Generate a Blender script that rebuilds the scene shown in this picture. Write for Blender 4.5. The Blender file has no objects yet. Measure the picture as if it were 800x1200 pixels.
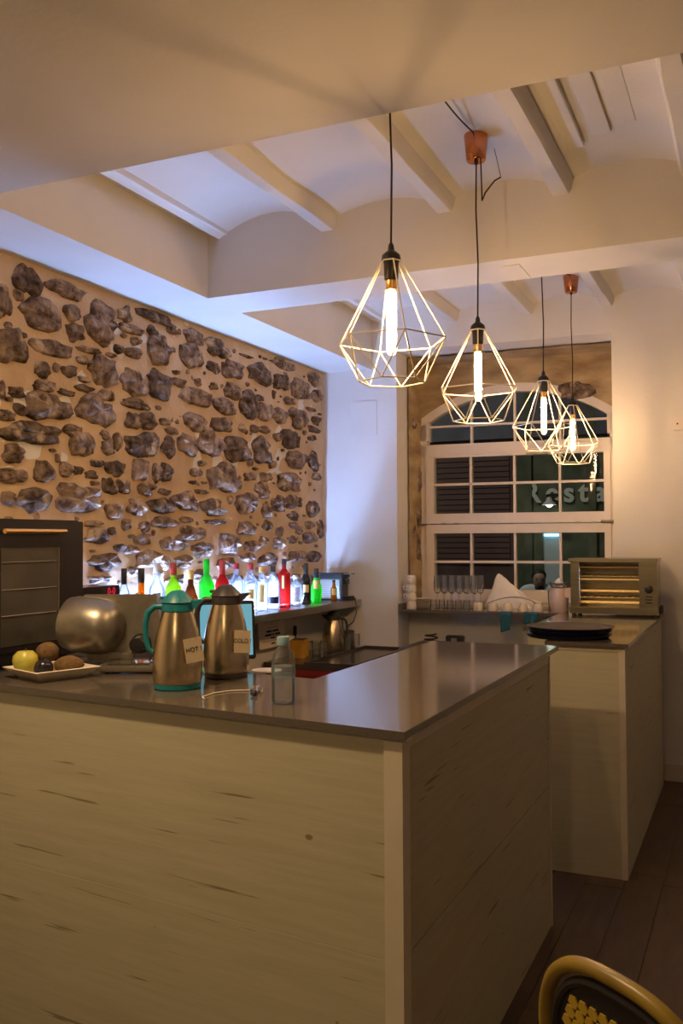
import bpy, bmesh, math, random
from mathutils import Vector, Matrix, noise
random.seed(7)
R = math.radians
SC = bpy.context.scene
COL = SC.collection
# ---------------------------------------------------------------- camera
cam = bpy.data.cameras.new('camera'); cam_o = bpy.data.objects.new('camera', cam); COL.objects.link(cam_o)
cam.sensor_fit = 'VERTICAL'; cam.sensor_height = 36.0; cam.lens = 36.0*1083/1200; cam.clip_start = .02
YAW, PITCH, ROLL = R(24.09), R(1.683), R(-0.28)
F = Vector((-math.sin(YAW), math.cos(YAW), 0)); RT = Vector((math.cos(YAW), math.sin(YAW), 0)); UP = Vector((0, 0, 1))
F2 = F*math.cos(PITCH)+UP*math.sin(PITCH); U2 = UP*math.cos(PITCH)-F*math.sin(PITCH)
R3 = RT*math.cos(ROLL)+U2*math.sin(ROLL); U3 = U2*math.cos(ROLL)-RT*math.sin(ROLL)
M = Matrix((R3, U3, -F2)).transposed().to_4x4(); M.translation = (0, 0, 1.55)
cam_o.matrix_world = M
SC.camera = cam_o
# ---------------------------------------------------------------- world, exposure, room lights
w = bpy.data.worlds.new('night'); SC.world = w; w.use_nodes = True
w.node_tree.nodes['Background'].inputs[0].default_value = (.10, .13, .22, 1)
w.node_tree.nodes['Background'].inputs[1].default_value = .12
SC.view_settings.view_transform = 'Standard'; SC.view_settings.look = 'None'
SC.view_settings.gamma = 1; SC.view_settings.use_curve_mapping = False
SC.view_settings.exposure = 1.24
def area(name, loc, size, power, col, rot=(0, 0, 0)):
    l = bpy.data.lights.new(name, 'AREA'); l.shape = 'DISK'; l.size = size; l.energy = power; l.color = col
    o = bpy.data.objects.new(name, l); COL.objects.link(o); o.location = loc; o.rotation_euler = rot
    return o
ROOM = (1.0, .68, .36)
area('unseen_downlight', (-1.75, 1.55, 2.772), .12, 15, ROOM)
area('unseen_downlight', (-.5, -1.0, 2.772), .12, 9, ROOM)  # unseen, added as fill for the end counter and the floor
area('street_fill', (-3.6, 9.2, 5.2), .4, 32, (1.0, .92, .78))  # unseen source added to brighten the facade and the person outside
BULB = 235.0
LED = 375.0
try: SC.cycles.transparent_max_bounces = 40
except Exception: pass
# ---------------------------------------------------------------- materials
MATS = {}
def nodes_of(name):
    m = bpy.data.materials.new(name); m.use_nodes = True; MATS[name] = m
    nt = m.node_tree; return m, nt, nt.nodes, nt.links
def pm(name, c1, c2=None, scale=6, rough=.5, metal=0, bump=0, bscale=None, stretch=(1, 1, 1), rnd=0, detail=4, lo=.35, hi=.65, spec=.5, coat=0):
    m, nt, N, L = nodes_of(name); b = N['Principled BSDF']
    b.inputs['Roughness'].default_value = rough; b.inputs['Metallic'].default_value = metal
    b.inputs['Specular IOR Level'].default_value = spec; b.inputs['Coat Weight'].default_value = coat
    tc = N.new('ShaderNodeTexCoord'); mp = N.new('ShaderNodeMapping'); mp.inputs['Scale'].default_value = stretch
    L.new(tc.outputs['Object'], mp.inputs['Vector'])
    nz = N.new('ShaderNodeTexNoise'); nz.inputs['Scale'].default_value = scale; nz.inputs['Detail'].default_value = detail
    L.new(mp.outputs[0], nz.inputs['Vector'])
    cr = N.new('ShaderNodeValToRGB'); cr.color_ramp.elements[0].position = lo; cr.color_ramp.elements[1].position = hi
    c2 = c2 or tuple(x*.93 for x in c1)
    cr.color_ramp.elements[0].color = (*c1, 1); cr.color_ramp.elements[1].color = (*c2, 1)
    L.new(nz.outputs['Fac'], cr.inputs[0]); out = cr.outputs[0]
    if rnd:
        oi = N.new('ShaderNodeObjectInfo'); mr = N.new('ShaderNodeMapRange')
        mr.inputs['To Min'].default_value = 1-rnd; mr.inputs['To Max'].default_value = 1+rnd
        L.new(oi.outputs['Random'], mr.inputs['Value'])
        hs = N.new('ShaderNodeHueSaturation'); L.new(mr.outputs[0], hs.inputs['Value']); L.new(out, hs.inputs['Color']); out = hs.outputs[0]
        va = N.new('ShaderNodeVectorMath'); va.operation = 'ADD'; mm = N.new('ShaderNodeMath'); mm.operation = 'MULTIPLY'; mm.inputs[1].default_value = 37
        L.new(oi.outputs['Random'], mm.inputs[0]); L.new(mp.outputs[0], va.inputs[0]); L.new(mm.outputs[0], va.inputs[1]); L.new(va.outputs[0], nz.inputs['Vector'])
    L.new(out, b.inputs['Base Color'])
    if bump:
        n2 = N.new('ShaderNodeTexNoise'); n2.inputs['Scale'].default_value = bscale or scale*3; n2.inputs['Detail'].default_value = 5
        L.new(mp.outputs[0], n2.inputs['Vector'])
        bp = N.new('ShaderNodeBump'); bp.inputs['Strength'].default_value = bump; bp.inputs['Distance'].default_value = .01
        L.new(n2.outputs['Fac'], bp.inputs['Height']); L.new(bp.outputs[0], b.inputs['Normal'])
    return m
def tinted(name, col, gloss=.25, rough=.03, body=0, bodycol=None):
    """thin coloured glass: tinted see-through with a mirror-like skin"""
    m, nt, N, L = nodes_of(name); N.remove(N['Principled BSDF'])
    tr = N.new('ShaderNodeBsdfTransparent'); gl = N.new('ShaderNodeBsdfGlossy'); gl.inputs['Roughness'].default_value = rough
    lw = N.new('ShaderNodeLayerWeight'); lw.inputs['Blend'].default_value = gloss
    nz = N.new('ShaderNodeTexNoise'); nz.inputs['Scale'].default_value = 8
    cr = N.new('ShaderNodeMixRGB'); cr.inputs[1].default_value = (*col, 1); cr.inputs[2].default_value = (*[c*.96 for c in col], 1)
    L.new(nz.outputs['Fac'], cr.inputs[0]); L.new(cr.outputs[0], tr.inputs['Color'])
    mx = N.new('ShaderNodeMixShader'); L.new(lw.outputs['Fresnel'], mx.inputs[0]); L.new(tr.outputs[0], mx.inputs[1]); L.new(gl.outputs[0], mx.inputs[2])
    last = mx
    if body:
        tl = N.new('ShaderNodeBsdfTranslucent'); tl.inputs['Color'].default_value = (*(bodycol or col), 1)
        df = N.new('ShaderNodeBsdfDiffuse'); df.inputs['Color'].default_value = (*(bodycol or col), 1)
        m1 = N.new('ShaderNodeMixShader'); m1.inputs[0].default_value = .5; L.new(tl.outputs[0], m1.inputs[1]); L.new(df.outputs[0], m1.inputs[2])
        m2 = N.new('ShaderNodeMixShader'); m2.inputs[0].default_value = body; L.new(mx.outputs[0], m2.inputs[1]); L.new(m1.outputs[0], m2.inputs[2]); last = m2
    L.new(last.outputs[0], N['Material Output'].inputs['Surface'])
    return m
def emit(name, col, strength):
    m, nt, N, L = nodes_of(name); N.remove(N['Principled BSDF'])
    e = N.new('ShaderNodeEmission'); e.inputs[0].default_value = (*col, 1); e.inputs[1].default_value = strength
    L.new(e.outputs[0], N['Material Output'].inputs['Surface']); return m
pm('plaster', (.68, .65, .61), (.64, .61, .57), 3, .85, bump=.12, bscale=40)
pm('mortar', (.60, .44, .275), (.50, .345, .20), 5, .95, bump=.5, bscale=45)
pm('ceiling_cream', (.57, .53, .46), (.54, .50, .43), 3, .85, bump=.1, bscale=40)
pm('rough_stone', (.50, .37, .20), (.26, .17, .085), 3.5, .95, bump=.6, bscale=25, stretch=(1, 1, 2.4), detail=8)
m_st = pm('stone', (.065, .039, .027), (.36, .26, .19), 20, .9, bump=1.0, bscale=60, rnd=.40, detail=10, lo=.34, hi=.72, spec=.2)
_N, _L = m_st.node_tree.nodes, m_st.node_tree.links          # lime and mortar smeared over parts of each stone
_b = _N['Principled BSDF']; _src = _b.inputs['Base Color'].links[0].from_socket
_n = _N.new('ShaderNodeTexNoise'); _n.inputs['Scale'].default_value = 11; _n.inputs['Detail'].default_value = 6
_va = [x for x in _N if x.type == 'VECT_MATH'][0]; _L.new(_va.outputs[0], _n.inputs['Vector'])
_r = _N.new('ShaderNodeValToRGB'); _r.color_ramp.elements[0].position = .55; _r.color_ramp.elements[1].position = .68
_mx = _N.new('ShaderNodeMixRGB'); _mx.inputs[2].default_value = (.46, .35, .24, 1); _L.new(_n.outputs['Fac'], _r.inputs[0]); _L.new(_r.outputs[0], _mx.inputs[0]); _L.new(_src, _mx.inputs[1]); _L.new(_mx.outputs[0], _b.inputs['Base Color'])
pm('slab', (.115, .098, .080), (.085, .070, .058), 260, .10, spec=.55)
pm('trim_white', (.60, .54, .43), None, 10, .5)
pm('pvc', (.74, .66, .58), None, 9, .35)
pm('floor_wood', (.095, .052, .030), (.062, .034, .020), 5, .45, stretch=(7, 1, 1), rnd=.3, bump=.1)
pm('floor_gap', (.02, .012, .008), None, 5, .8)
pm('steel', (.60, .50, .34), (.52, .43, .29), 5, .26, 1, stretch=(60, 60, 1))
pm('steel_grey', (.48, .45, .40), (.42, .39, .35), 5, .34, 1, stretch=(1, 1, 50))
pm('aluminium', (.34, .31, .26), (.29, .265, .22), 30, .36, .85)
pm('black_plastic', (.012, .011, .012), None, 20, .35)
pm('dark_plastic', (.035, .028, .030), None, 20, .4)
pm('oven_black', (.018, .013, .016), None, 8, .25)
pm('oven_glass', (.075, .066, .055), (.05, .045, .038), 4, .12)
pm('teal', (.006, .17, .21), None, 12, .4)
pm('teal_cloth', (.01, .10, .14), (.008, .07, .10), 20, .9)
pm('card', (.48, .38, .26), None, 20, .85)
pm('paper', (.78, .68, .55), None, 20, .85)
pm('ink', (.02, .018, .02), None, 20, .8)
pm('ceramic', (.70, .62, .50), None, 20, .25)
pm('copper', (.66, .26, .12), (.58, .22, .10), 10, .18, 1, stretch=(1, 1, 30))
pm('brass', (.70, .42, .14), None, 10, .3, 1)
pm('wire', (.80, .72, .58), None, 10, .35, .2)
pm('cord_brown', (.030, .014, .010), None, 200, .8)
pm('yellow_cane', (.27, .185, .022), (.20, .13, .014), 12, .35)
pm('yellow_weave', (.50, .34, .035), None, 40, .5)
pm('black_cane', (.012, .010, .014), None, 40, .5)
pm('red_panel', (.23, .010, .012), None, 8, .4)
pm('dark_top', (.045, .035, .030), None, 30, .18)
pm('apple', (.55, .47, .06), (.46, .44, .08), 12, .35)
pm('kiwi', (.17, .095, .035), (.11, .06, .02), 60, .9, bump=.3)
pm('plum', (.012, .008, .016), None, 10, .25)
pm('navy', (.012, .014, .05), None, 10, .3)
pm('navy_top', (.022, .012, .014), None, 10, .6, spec=.2)
pm('yellow_box', (.60, .30, .03), (.5, .24, .02), 12, .6)
pm('white_fabric', (.80, .74, .68), None, 15, .9)
pm('juicer_body', (.62, .48, .44), None, 15, .4)
pm('skin', (.46, .28, .19), None, 15, .6)
pm('hair', (.02, .014, .01), None, 60, .7)
pm('shirt', (.60, .68, .70), None, 12, .8)
pm('facade_green', (.19, .195, .12), (.08, .10, .06), 3, .9, detail=7)
pm('facade_upper', (.17, .17, .20), (.12, .12, .15), 3, .9)
pm('facade_brown', (.15, .085, .075), (.11, .065, .06), 3, .9)
pm('shutter', (.155, .085, .072), None, 6, .7)
pm('sign_letter', (.85, .88, .74), None, 6, .6)
pm('amber_label', (.55, .38, .10), None, 12, .6)
pm('gold', (.60, .40, .12), None, 30, .4, .3)
pm('white_label', (.72, .72, .70), (.5, .5, .5), 40, .6)
pm('cap_red', (.30, .02, .02), None, 12, .4)
pm('cap_blue', (.05, .12, .30), None, 12, .4)
pm('bottle_black', (.008, .006, .006), None, 12, .12)
pm('heater', (.55, .40, .18), None, 12, .35, .7)
pm('toaster_steel', (.36, .33, .25), (.28, .255, .19), 4, .26, 1, stretch=(1, 1, 20))
tinted('pane', (.86, .88, .86), .16, .0)
tinted('clear', (.98, .985, .985), .24, .03, .05, (.9, .9, .9))
tinted('clear_blue', (.95, .98, .99), .20, .03, .06, (.6, .8, .85))
tinted('liquor_clear', (.86, .92, .97), .25, .03, .12, (.75, .85, 1))
tinted('g_green', (.10, .62, .10), .2, .03, .30, (.08, .75, .10))
tinted('g_lime', (.40, .66, .08), .2, .03, .30, (.45, .70, .05))
tinted('g_bright', (.08, .80, .06), .2, .03, .45, (.05, .95, .05))
tinted('g_red', (.55, .06, .05), .2, .03, .30, (.55, .04, .04))
tinted('g_amber', (.70, .28, .03), .2, .03, .35, (.65, .24, .02))
tinted('g_brown', (.30, .12, .04), .2, .03, .25, (.22, .08, .03))
emit('bulb_glow', (1.0, .60, .26), BULB)
emit('led', (.31, .49, 1.0), LED)
emit('red_digits', (1, .03, .06), .35)
emit('screen', (.25, .62, .75), .26)
emit('warm_reflection', (1.0, .50, .12), .30)  # rod emission stands in for warm reflections inside the toaster oven
emit('reflected_bulb', (.85, 1.0, .85), 9)
emit('doorway_light', (.45, .80, 1.0), 1.2)
# laminate with horizontal grain and dark cracks
def laminate(name, base, base2):
    m, nt, N, L = nodes_of(name); b = N['Principled BSDF']; b.inputs['Roughness'].default_value = .55
    tc = N.new('ShaderNodeTexCoord')
    def nz(st, sc, det=5):
        mp = N.new('ShaderNodeMapping'); mp.inputs['Scale'].default_value = st; mp.inputs['Rotation'].default_value = (0, R(1.5), 0)
        L.new(tc.outputs['Object'], mp.inputs[0])
        n = N.new('ShaderNodeTexNoise'); n.inputs['Scale'].default_value = sc; n.inputs['Detail'].default_value = det; L.new(mp.outputs[0], n.inputs[0]); return n.outputs['Fac']
    def ramp(fac, a, c, p, q):
        r = N.new('ShaderNodeValToRGB'); r.color_ramp.elements[0].position = p; r.color_ramp.elements[1].position = q
        r.color_ramp.elements[0].color = (*a, 1); r.color_ramp.elements[1].color = (*c, 1); L.new(fac, r.inputs[0]); return r.outputs[0]
    def mul(a, c):
        x = N.new('ShaderNodeMixRGB'); x.blend_type = 'MULTIPLY'; x.inputs[0].default_value = 1; L.new(a, x.inputs[1]); L.new(c, x.inputs[2]); return x.outputs[0]
    g = ramp(nz((1, 1, 16), 3), base, base2, .3, .7)
    f = ramp(nz((2, 2, 60), 6), (.94, .94, .94), (1, 1, 1), .3, .6)
    c = ramp(nz((1.0, 1.0, 26), 2.6, 2), (1, 1, 1), (.50, .44, .38), .688, .72)
    k = ramp(nz((1, 1, 1.6), 15, 1), (1, 1, 1), (.50, .43, .36), .80, .83)
    L.new(mul(mul(mul(g, f), c), k), b.inputs['Base Color'])
laminate('laminate', (.50, .465, .33), (.44, .405, .28))
# ---------------------------------------------------------------- mesh helpers
def obj(name, V, Fc, m, parent=None, smooth=False, loc=None, rz=0):
    me = bpy.data.meshes.new(name); me.from_pydata([tuple(v) for v in V], [], [tuple(f) for f in Fc])
    bm = bmesh.new(); bm.from_mesh(me); bmesh.ops.recalc_face_normals(bm, faces=bm.faces); bm.to_mesh(me); bm.free()
    me.materials.append(MATS[m])
    if smooth:
        me.shade_smooth()
        try: me.set_sharp_from_angle(angle=R(40))
        except Exception: pass
    o = bpy.data.objects.new(name, me); COL.objects.link(o)
    if parent: o.parent = parent
    if loc: o.location = loc
    if rz: o.rotation_euler.z = rz
    return o
class MB:
    def __init__(s): s.V = []; s.F = []
    def add(s, V, Fc, mat=None):
        n = len(s.V); s.V += [Vector(v) if mat is None else mat @ Vector(v) for v in V]; s.F += [[i+n for i in f] for f in Fc]; return s
    def box(s, x0, x1, y0, y1, z0, z1, mat=None, bev=0):
        if bev:
            bm = bmesh.new(); bmesh.ops.create_cube(bm, size=1)
            for v in bm.verts: v.co = Vector(((x0+x1)/2+v.co.x*(x1-x0), (y0+y1)/2+v.co.y*(y1-y0), (z0+z1)/2+v.co.z*(z1-z0)))
            bmesh.ops.bevel(bm, geom=bm.edges[:], offset=bev, segments=2, affect='EDGES'); bm.verts.index_update()
            s.add([v.co.copy() for v in bm.verts], [[v.index for v in f.verts] for f in bm.faces], mat); bm.free(); return s
        V = [(x, y, z) for z in (z0, z1) for y in (y0, y1) for x in (x0, x1)]
        return s.add(V, [(0, 2, 3, 1), (4, 5, 7, 6), (0, 1, 5, 4), (2, 6, 7, 3), (0, 4, 6, 2), (1, 3, 7, 5)], mat)
    def lathe(s, prof, n=20, mat=None, sx=1, sy=1):
        V = []; Fc = []
        for r, z in prof:
            for i in range(n):
                a = 2*math.pi*i/n; V.append((r*math.cos(a)*sx, r*math.sin(a)*sy, z))
        for k in range(len(prof)-1):
            for i in range(n):
                j = (i+1) % n; Fc.append((k*n+i, k*n+j, (k+1)*n+j, (k+1)*n+i))
        if prof[0][0] > 1e-5: Fc.append(tuple(range(n-1, -1, -1)))
        if prof[-1][0] > 1e-5: Fc.append(tuple(range((len(prof)-1)*n, len(prof)*n)))
        return s.add(V, Fc, mat)
    def tube(s, path, r, n=8, mat=None, closed=False):
        P = [Vector(p) for p in path]; V = []; Fc = []; up = None; m = len(P)
        for k, p in enumerate(P):
            if closed: t = (P[(k+1) % m]-P[k-1])
            else: t = P[min(k+1, m-1)]-P[max(k-1, 0)]
            t.normalize()
            if up is None:
                up = Vector((0, 0, 1)) if abs(t.z) < .9 else Vector((1, 0, 0))
            a = t.cross(up).normalized(); b = a.cross(t).normalized(); up = b
            rr = r[k] if isinstance(r, (list, tuple)) else r
            for i in range(n):
                q = 2*math.pi*i/n; V.append(p+a*rr*math.cos(q)+b*rr*math.sin(q))
        for k in range(m if closed else m-1):
            k2 = (k+1) % m
            for i in range(n):
                j = (i+1) % n; Fc.append((k*n+i, k*n+j, k2*n+j, k2*n+i))
        if not closed: Fc.append(tuple(range(n-1, -1, -1))); Fc.append(tuple(range((m-1)*n, m*n)))
        return s.add(V, Fc, mat)
    def prism(s, poly, d0, d1, axis='y', mat=None):
        n = len(poly)
        f = {'y': lambda p, d: (p[0], d, p[1]), 'z': lambda p, d: (p[0], p[1], d), 'x': lambda p, d: (d, p[0], p[1])}[axis]
        V = [f(p, d0) for p in poly]+[f(p, d1) for p in poly]
        Fc = [tuple(range(n-1, -1, -1)), tuple(range(n, 2*n))]+[(i, (i+1) % n, n+(i+1) % n, n+i) for i in range(n)]
        return s.add(V, Fc, mat)
    def ball(s, c, rx, ry, rz, n=14, m=9, wob=0, seed=0):
        V = []; Fc = []
        for k in range(m+1):
            t = math.pi*k/m
            for i in range(n):
                a = 2*math.pi*i/n; d = Vector((math.sin(t)*math.cos(a), math.sin(t)*math.sin(a), math.cos(t)))
                q = 1+wob*noise.noise(d*1.7+Vector((seed, 0, 0))); V.append((c[0]+d.x*rx*q, c[1]+d.y*ry*q, c[2]+d.z*rz*q))
        for k in range(m):
            for i in range(n):
                j = (i+1) % n; Fc.append((k*n+i, (k+1)*n+i, (k+1)*n+j, k*n+j))
        return s.add(V, Fc)
    def build(s, name, m, parent=None, smooth=False, loc=None, rz=0): return obj(name, s.V, s.F, m, parent, smooth, loc, rz)
def tag(o, label=None, cat=None, group=None, kind=None):
    if label: o['label'] = label
    if cat: o['category'] = cat
    if group: o['group'] = group
    if kind: o['kind'] = kind
    return o
def thing(name, label, cat, loc=(0, 0, 0), rz=0, group=None):
    o = bpy.data.objects.new(name, None); COL.objects.link(o); o.location = loc; o.rotation_euler.z = rz; o.empty_display_size = .05
    return tag(o, label, cat, group)
def struct(name, loc=(0, 0, 0), rz=0):
    o = bpy.data.objects.new(name, None); COL.objects.link(o); o.location = loc; o.rotation_euler.z = rz; o['kind'] = 'structure'; return o
def copy_tree(o, parent=None):
    c = o.copy(); COL.objects.link(c); c.parent = parent
    for ch in list(o.children): copy_tree(ch, c)
    return c
def text(name, s, size, m, parent, loc, rot, extrude=.0004, bold=0):
    cu = bpy.data.curves.new(name, 'FONT'); cu.body = s; cu.size = size; cu.extrude = extrude; cu.align_x = 'CENTER'; cu.align_y = 'CENTER'; cu.offset = bold
    o = bpy.data.objects.new(name+'_tmp', cu); COL.objects.link(o)
    dg = bpy.context.evaluated_depsgraph_get(); me = bpy.data.meshes.new_from_object(o.evaluated_get(dg)); bpy.data.objects.remove(o)
    me.materials.clear(); me.materials.append(MATS[m]); me.name = name
    t = bpy.data.objects.new(name, me); COL.objects.link(t); t.parent = parent; t.location = loc; t.rotation_euler = rot; return t
B2 = R(2.24); B3 = R(-7.53)
# ================================================================ ROOM
XL = -2.909
# ---- floor
fl = obj('floor', [(-3.2, -3.2, -.012), (2.7, -3.2, -.012), (2.7, 6.9, -.012), (-3.2, 6.9, -.012)], [(0, 1, 2, 3)], 'floor_gap'); fl['kind'] = 'structure'
pl = MB().box(-.079, .079, -.599, .599, -.011, 0).build('plank', 'floor_wood', fl)
plm = pl.data; first = True
for i in range(-9, 17):
    off = random.random()*1.2
    for j in range(-3, 7):
        y = j*1.2+off
        if y > 7.0: continue
        if i*.16-.1 < -.95 and y > 2.2: continue
        o = pl if first else pl.copy()
        if not first: COL.objects.link(o)
        first = False; o.parent = fl; o.location = (i*.16, y, random.uniform(-.0008, .0006))
# ---- ceiling: lowered part, soffit, cross beam, joists and little vaults
ce = struct('ceiling')
MB().box(-3.05, 2.7, -3.2, 2.465, 2.78, 3.4).build('lowered_ceiling', 'ceiling_cream', ce)
MB().box(-3.05, -2.525, 2.465, 6.95, 2.78, 3.4).build('soffit', 'plaster', ce)
MB().box(-2.525, 2.7, 3.992, 4.33, 2.78, 3.4).build('cross_beam', 'plaster', ce)
MB().box(-.041, .041, -.11, .11, -.004, .001).build('cover_plate', 'plaster', ce, loc=(-.986, 4.19, 2.78))
def wavy_joist(x, y0, y1, z0, w):
    V = []; Fc = []; n = 14
    for k in range(n+1):
        y = y0+(y1-y0)*k/n; a = noise.noise(Vector((x*9, y*3, 1)))*.010; b = noise.noise(Vector((x*9, y*3, 7)))*.010; c = noise.noise(Vector((x*5, y*2.5, 3)))*.008
        for px, pz in ((-w/2-.018+a, .12), (-w/2+a, .02), (-w/2+.012+a, c), (w/2-.012+b, c), (w/2+b, .02), (w/2+.018+b, .12)): V.append((x+px, y, z0+pz))
        if k:
            for i in range(5): Fc.append(((k-1)*6+i, (k-1)*6+i+1, k*6+i+1, k*6+i))
    Fc.append((0, 1, 2, 3, 4, 5)); Fc.append(tuple(n*6+i for i in range(5, -1, -1)))
    obj('joist', V, Fc, 'plaster', ce, True)
def vault(x0, x1, y0, y1, zs, rise):
    V = []; Fc = []; n = 10; ny = 8
    for k in range(ny+1):
        y = y0+(y1-y0)*k/ny
        for i in range(n+1):
            t = i/n; V.append((x0+(x1-x0)*t, y, zs+rise*(1-(2*t-1)**2)+noise.noise(Vector((x0+t, y*1.5, 2)))*.004))
            if k and i: a = k*(n+1)+i; Fc.append((a-n-2, a-n-1, a, a-1))
    obj('vault', V, Fc, 'plaster', ce, True)
J1 = [-2.46, -1.85, -1.26, -.74, -.215, .31, .84, 1.37, 1.9, 2.43]
J2 = [-2.47, -1.92, -1.395, -.87, -.345, .18, .7, 1.23, 1.76, 2.29]
for JJ, y0, y1, z0 in ((J1, 2.40, 4.0, 3.03), (J2, 4.32, 6.9, 3.075)):
    for k, x in enumerate(JJ):
        wavy_joist(x, y0, y1, z0+(.06 if x < -2.4 else 0), .12 if x < -2.4 else .085)
        if k: vault(JJ[k-1], x, y0, y1, z0+.045, .06+(.03 if k == 1 else 0))
MB().box(-3.05, 2.7, 2.4, 6.95, 3.3, 3.4).build('deck', 'plaster', ce)
for x, l, z in ((-.63, 1.25, 3.113), (-.52, 1.2, 3.131), (-.42, 1.14, 3.132)):
    MB().box(-.036, .036, 0, l, -.010, .02, bev=.002).build('vault_plank', 'plaster', ce, loc=(x, 2.46, z+.002))
# ---- back wall with the window niche
wb = struct('wall_back', (-.522, 6.27, 0), B2)
MB().box(-2.60, -1.814, 0, .75, 0, 3.4).build('wall_panel', 'plaster', wb)
MB().box(-.323, 3.4, 0, .75, 0, 3.4).build('wall_panel', 'plaster', wb)
MB().box(-1.814, -.323, 0, .75, 2.90, 3.4).build('wall_panel', 'plaster', wb)
MB().box(-1.814, -.323, .26, .75, 0, 1.03).build('sill_wall', 'plaster', wb)
# rough stone lining: left reveal, niche head, and the spandrel above the arch
def rough_grid(name, fn, nu, nv, m, parent):
    V = [fn(i/nu, k/nv) for k in range(nv+1) for i in range(nu+1)]; Fc = []
    for k in range(1, nv+1):
        for i in range(1, nu+1): a = k*(nu+1)+i; Fc.append((a-nu-2, a-nu-1, a, a-1))
    return obj(name, V, Fc, m, parent, True)
nn = lambda a, b, c: noise.noise(Vector((a, b, c)))
rough_grid('rough_reveal', lambda s, t: (-1.802+nn(s*2, t*14, 0)*.010+nn(s*6, t*40, 3)*.004, .24+.35*s, 1.03+1.88*t), 14, 70, 'rough_stone', wb)
rough_grid('rough_head', lambda s, t: (-1.81+1.487*s, .24+.36*t, 2.888+nn(s*12, t*4, 5)*.010), 50, 12, 'rough_stone', wb)
W0 = .045; ACX = .712; ARAD = 1.184; ACZ = 2.645-1.184
def arch(u, pad=0): 
    q = (ARAD+pad)**2-(u-ACX)**2; return ACZ+math.sqrt(max(q, 0))
V = []; Fc = []; n = 48
for k in range(9):
    for i in range(n+1):
        u = -.03+1.53*i/n; zb = arch(u, .062); z = zb+(2.90-zb)*k/8
        V.append((u-1.79, .545+nn(u*5, z*9, 1)*.012+nn(u*14, z*30, 2)*.004, z))
        if k and i: a = k*(n+1)+i; Fc.append((a-n-2, a-n-1, a, a-1))
# thickness of the spandrel at its lower edge
b0 = len(V)
for i in range(n+1):
    u = -.03+1.53*i/n; V.append((u-1.79, .62, arch(u, .062)))
    if i: Fc.append((i-1, i, b0+i, b0+i-1))
obj('rough_spandrel', V, Fc, 'rough_stone', wb, True)
def stone_mesh(a, b, h, seed, n=17, rings=((1.0, -.35), (.97, .35), (.80, .85), (.45, 1.05))):
    rnd = random.Random(seed); p = rnd.uniform(2.0, 3.4); rot = rnd.uniform(-.25, .25); V = []; Fc = []
    out = []
    for i in range(n):
        t = 2*math.pi*i/n; c, s = math.cos(t), math.sin(t); r = (abs(c)**p+abs(s)**p)**(-1/p)
        r *= 1+.42*noise.noise(Vector((c*1.2, s*1.2, seed*3.1)))+.20*noise.noise(Vector((c*3.2, s*3.2, seed*1.7)))+rnd.uniform(-.07, .07)
        x, z = r*c, r*s; x, z = x*math.cos(rot)-z*math.sin(rot), x*math.sin(rot)+z*math.cos(rot); out.append((x*a, z*b))
    tx, tz = rnd.uniform(-.35, .35), rnd.uniform(-.35, .35)
    for f, d in rings:
        for (x, z) in out:
            hh = h*d*(1+tx*x/a*f+tz*z/b*f)+(h*.75*noise.noise(Vector((x*28, z*28, seed))) if d > 0 else 0); V.append((hh, x*f, z*f))
    V.append((h*1.05, 0, 0))
    for k in range(len(rings)-1):
        for i in range(n): j = (i+1) % n; Fc.append((k*n+i, k*n+j, (k+1)*n+j, (k+1)*n+i))
    e = (len(rings)-1)*n
    for i in range(n): Fc.append((e+i, e+(i+1) % n, len(V)-1))
    return V, Fc
def flat_stone(name, V, Fc, parent, loc, rz=0, m='stone'):
    o = obj(name, V, Fc, m, parent); o.location = loc; o.rotation_euler.z = rz; return o
V, Fc = stone_mesh(.135, .062, .02, 901); flat_stone('stone', V, Fc, wb, (-.635, .545, 2.625), -math.pi/2)
for s, (y, z, a, b) in enumerate(((.38, 2.42, .05, .04), (.50, 2.0, .045, .09), (.48, 1.72, .05, .08), (.46, 1.47, .045, .09), (.36, 1.62, .03, .03))):
    V, Fc = stone_mesh(a, b, .012, 920+s); flat_stone('stone', V, Fc, wb, (-1.803, y, z))
MB().box(-.102, .102, -.006, .01, -.124, .124, bev=.002).build('access_panel', 'plaster', wb, loc=(-2.063, 0, 2.43))
bb = MB().box(-.03, 3.3, -.014, .004, 0, .11, bev=.003).build('baseboard_back', 'trim_white', None, loc=(-.522, 6.27, 0), rz=B2); bb['kind'] = 'structure'
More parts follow.
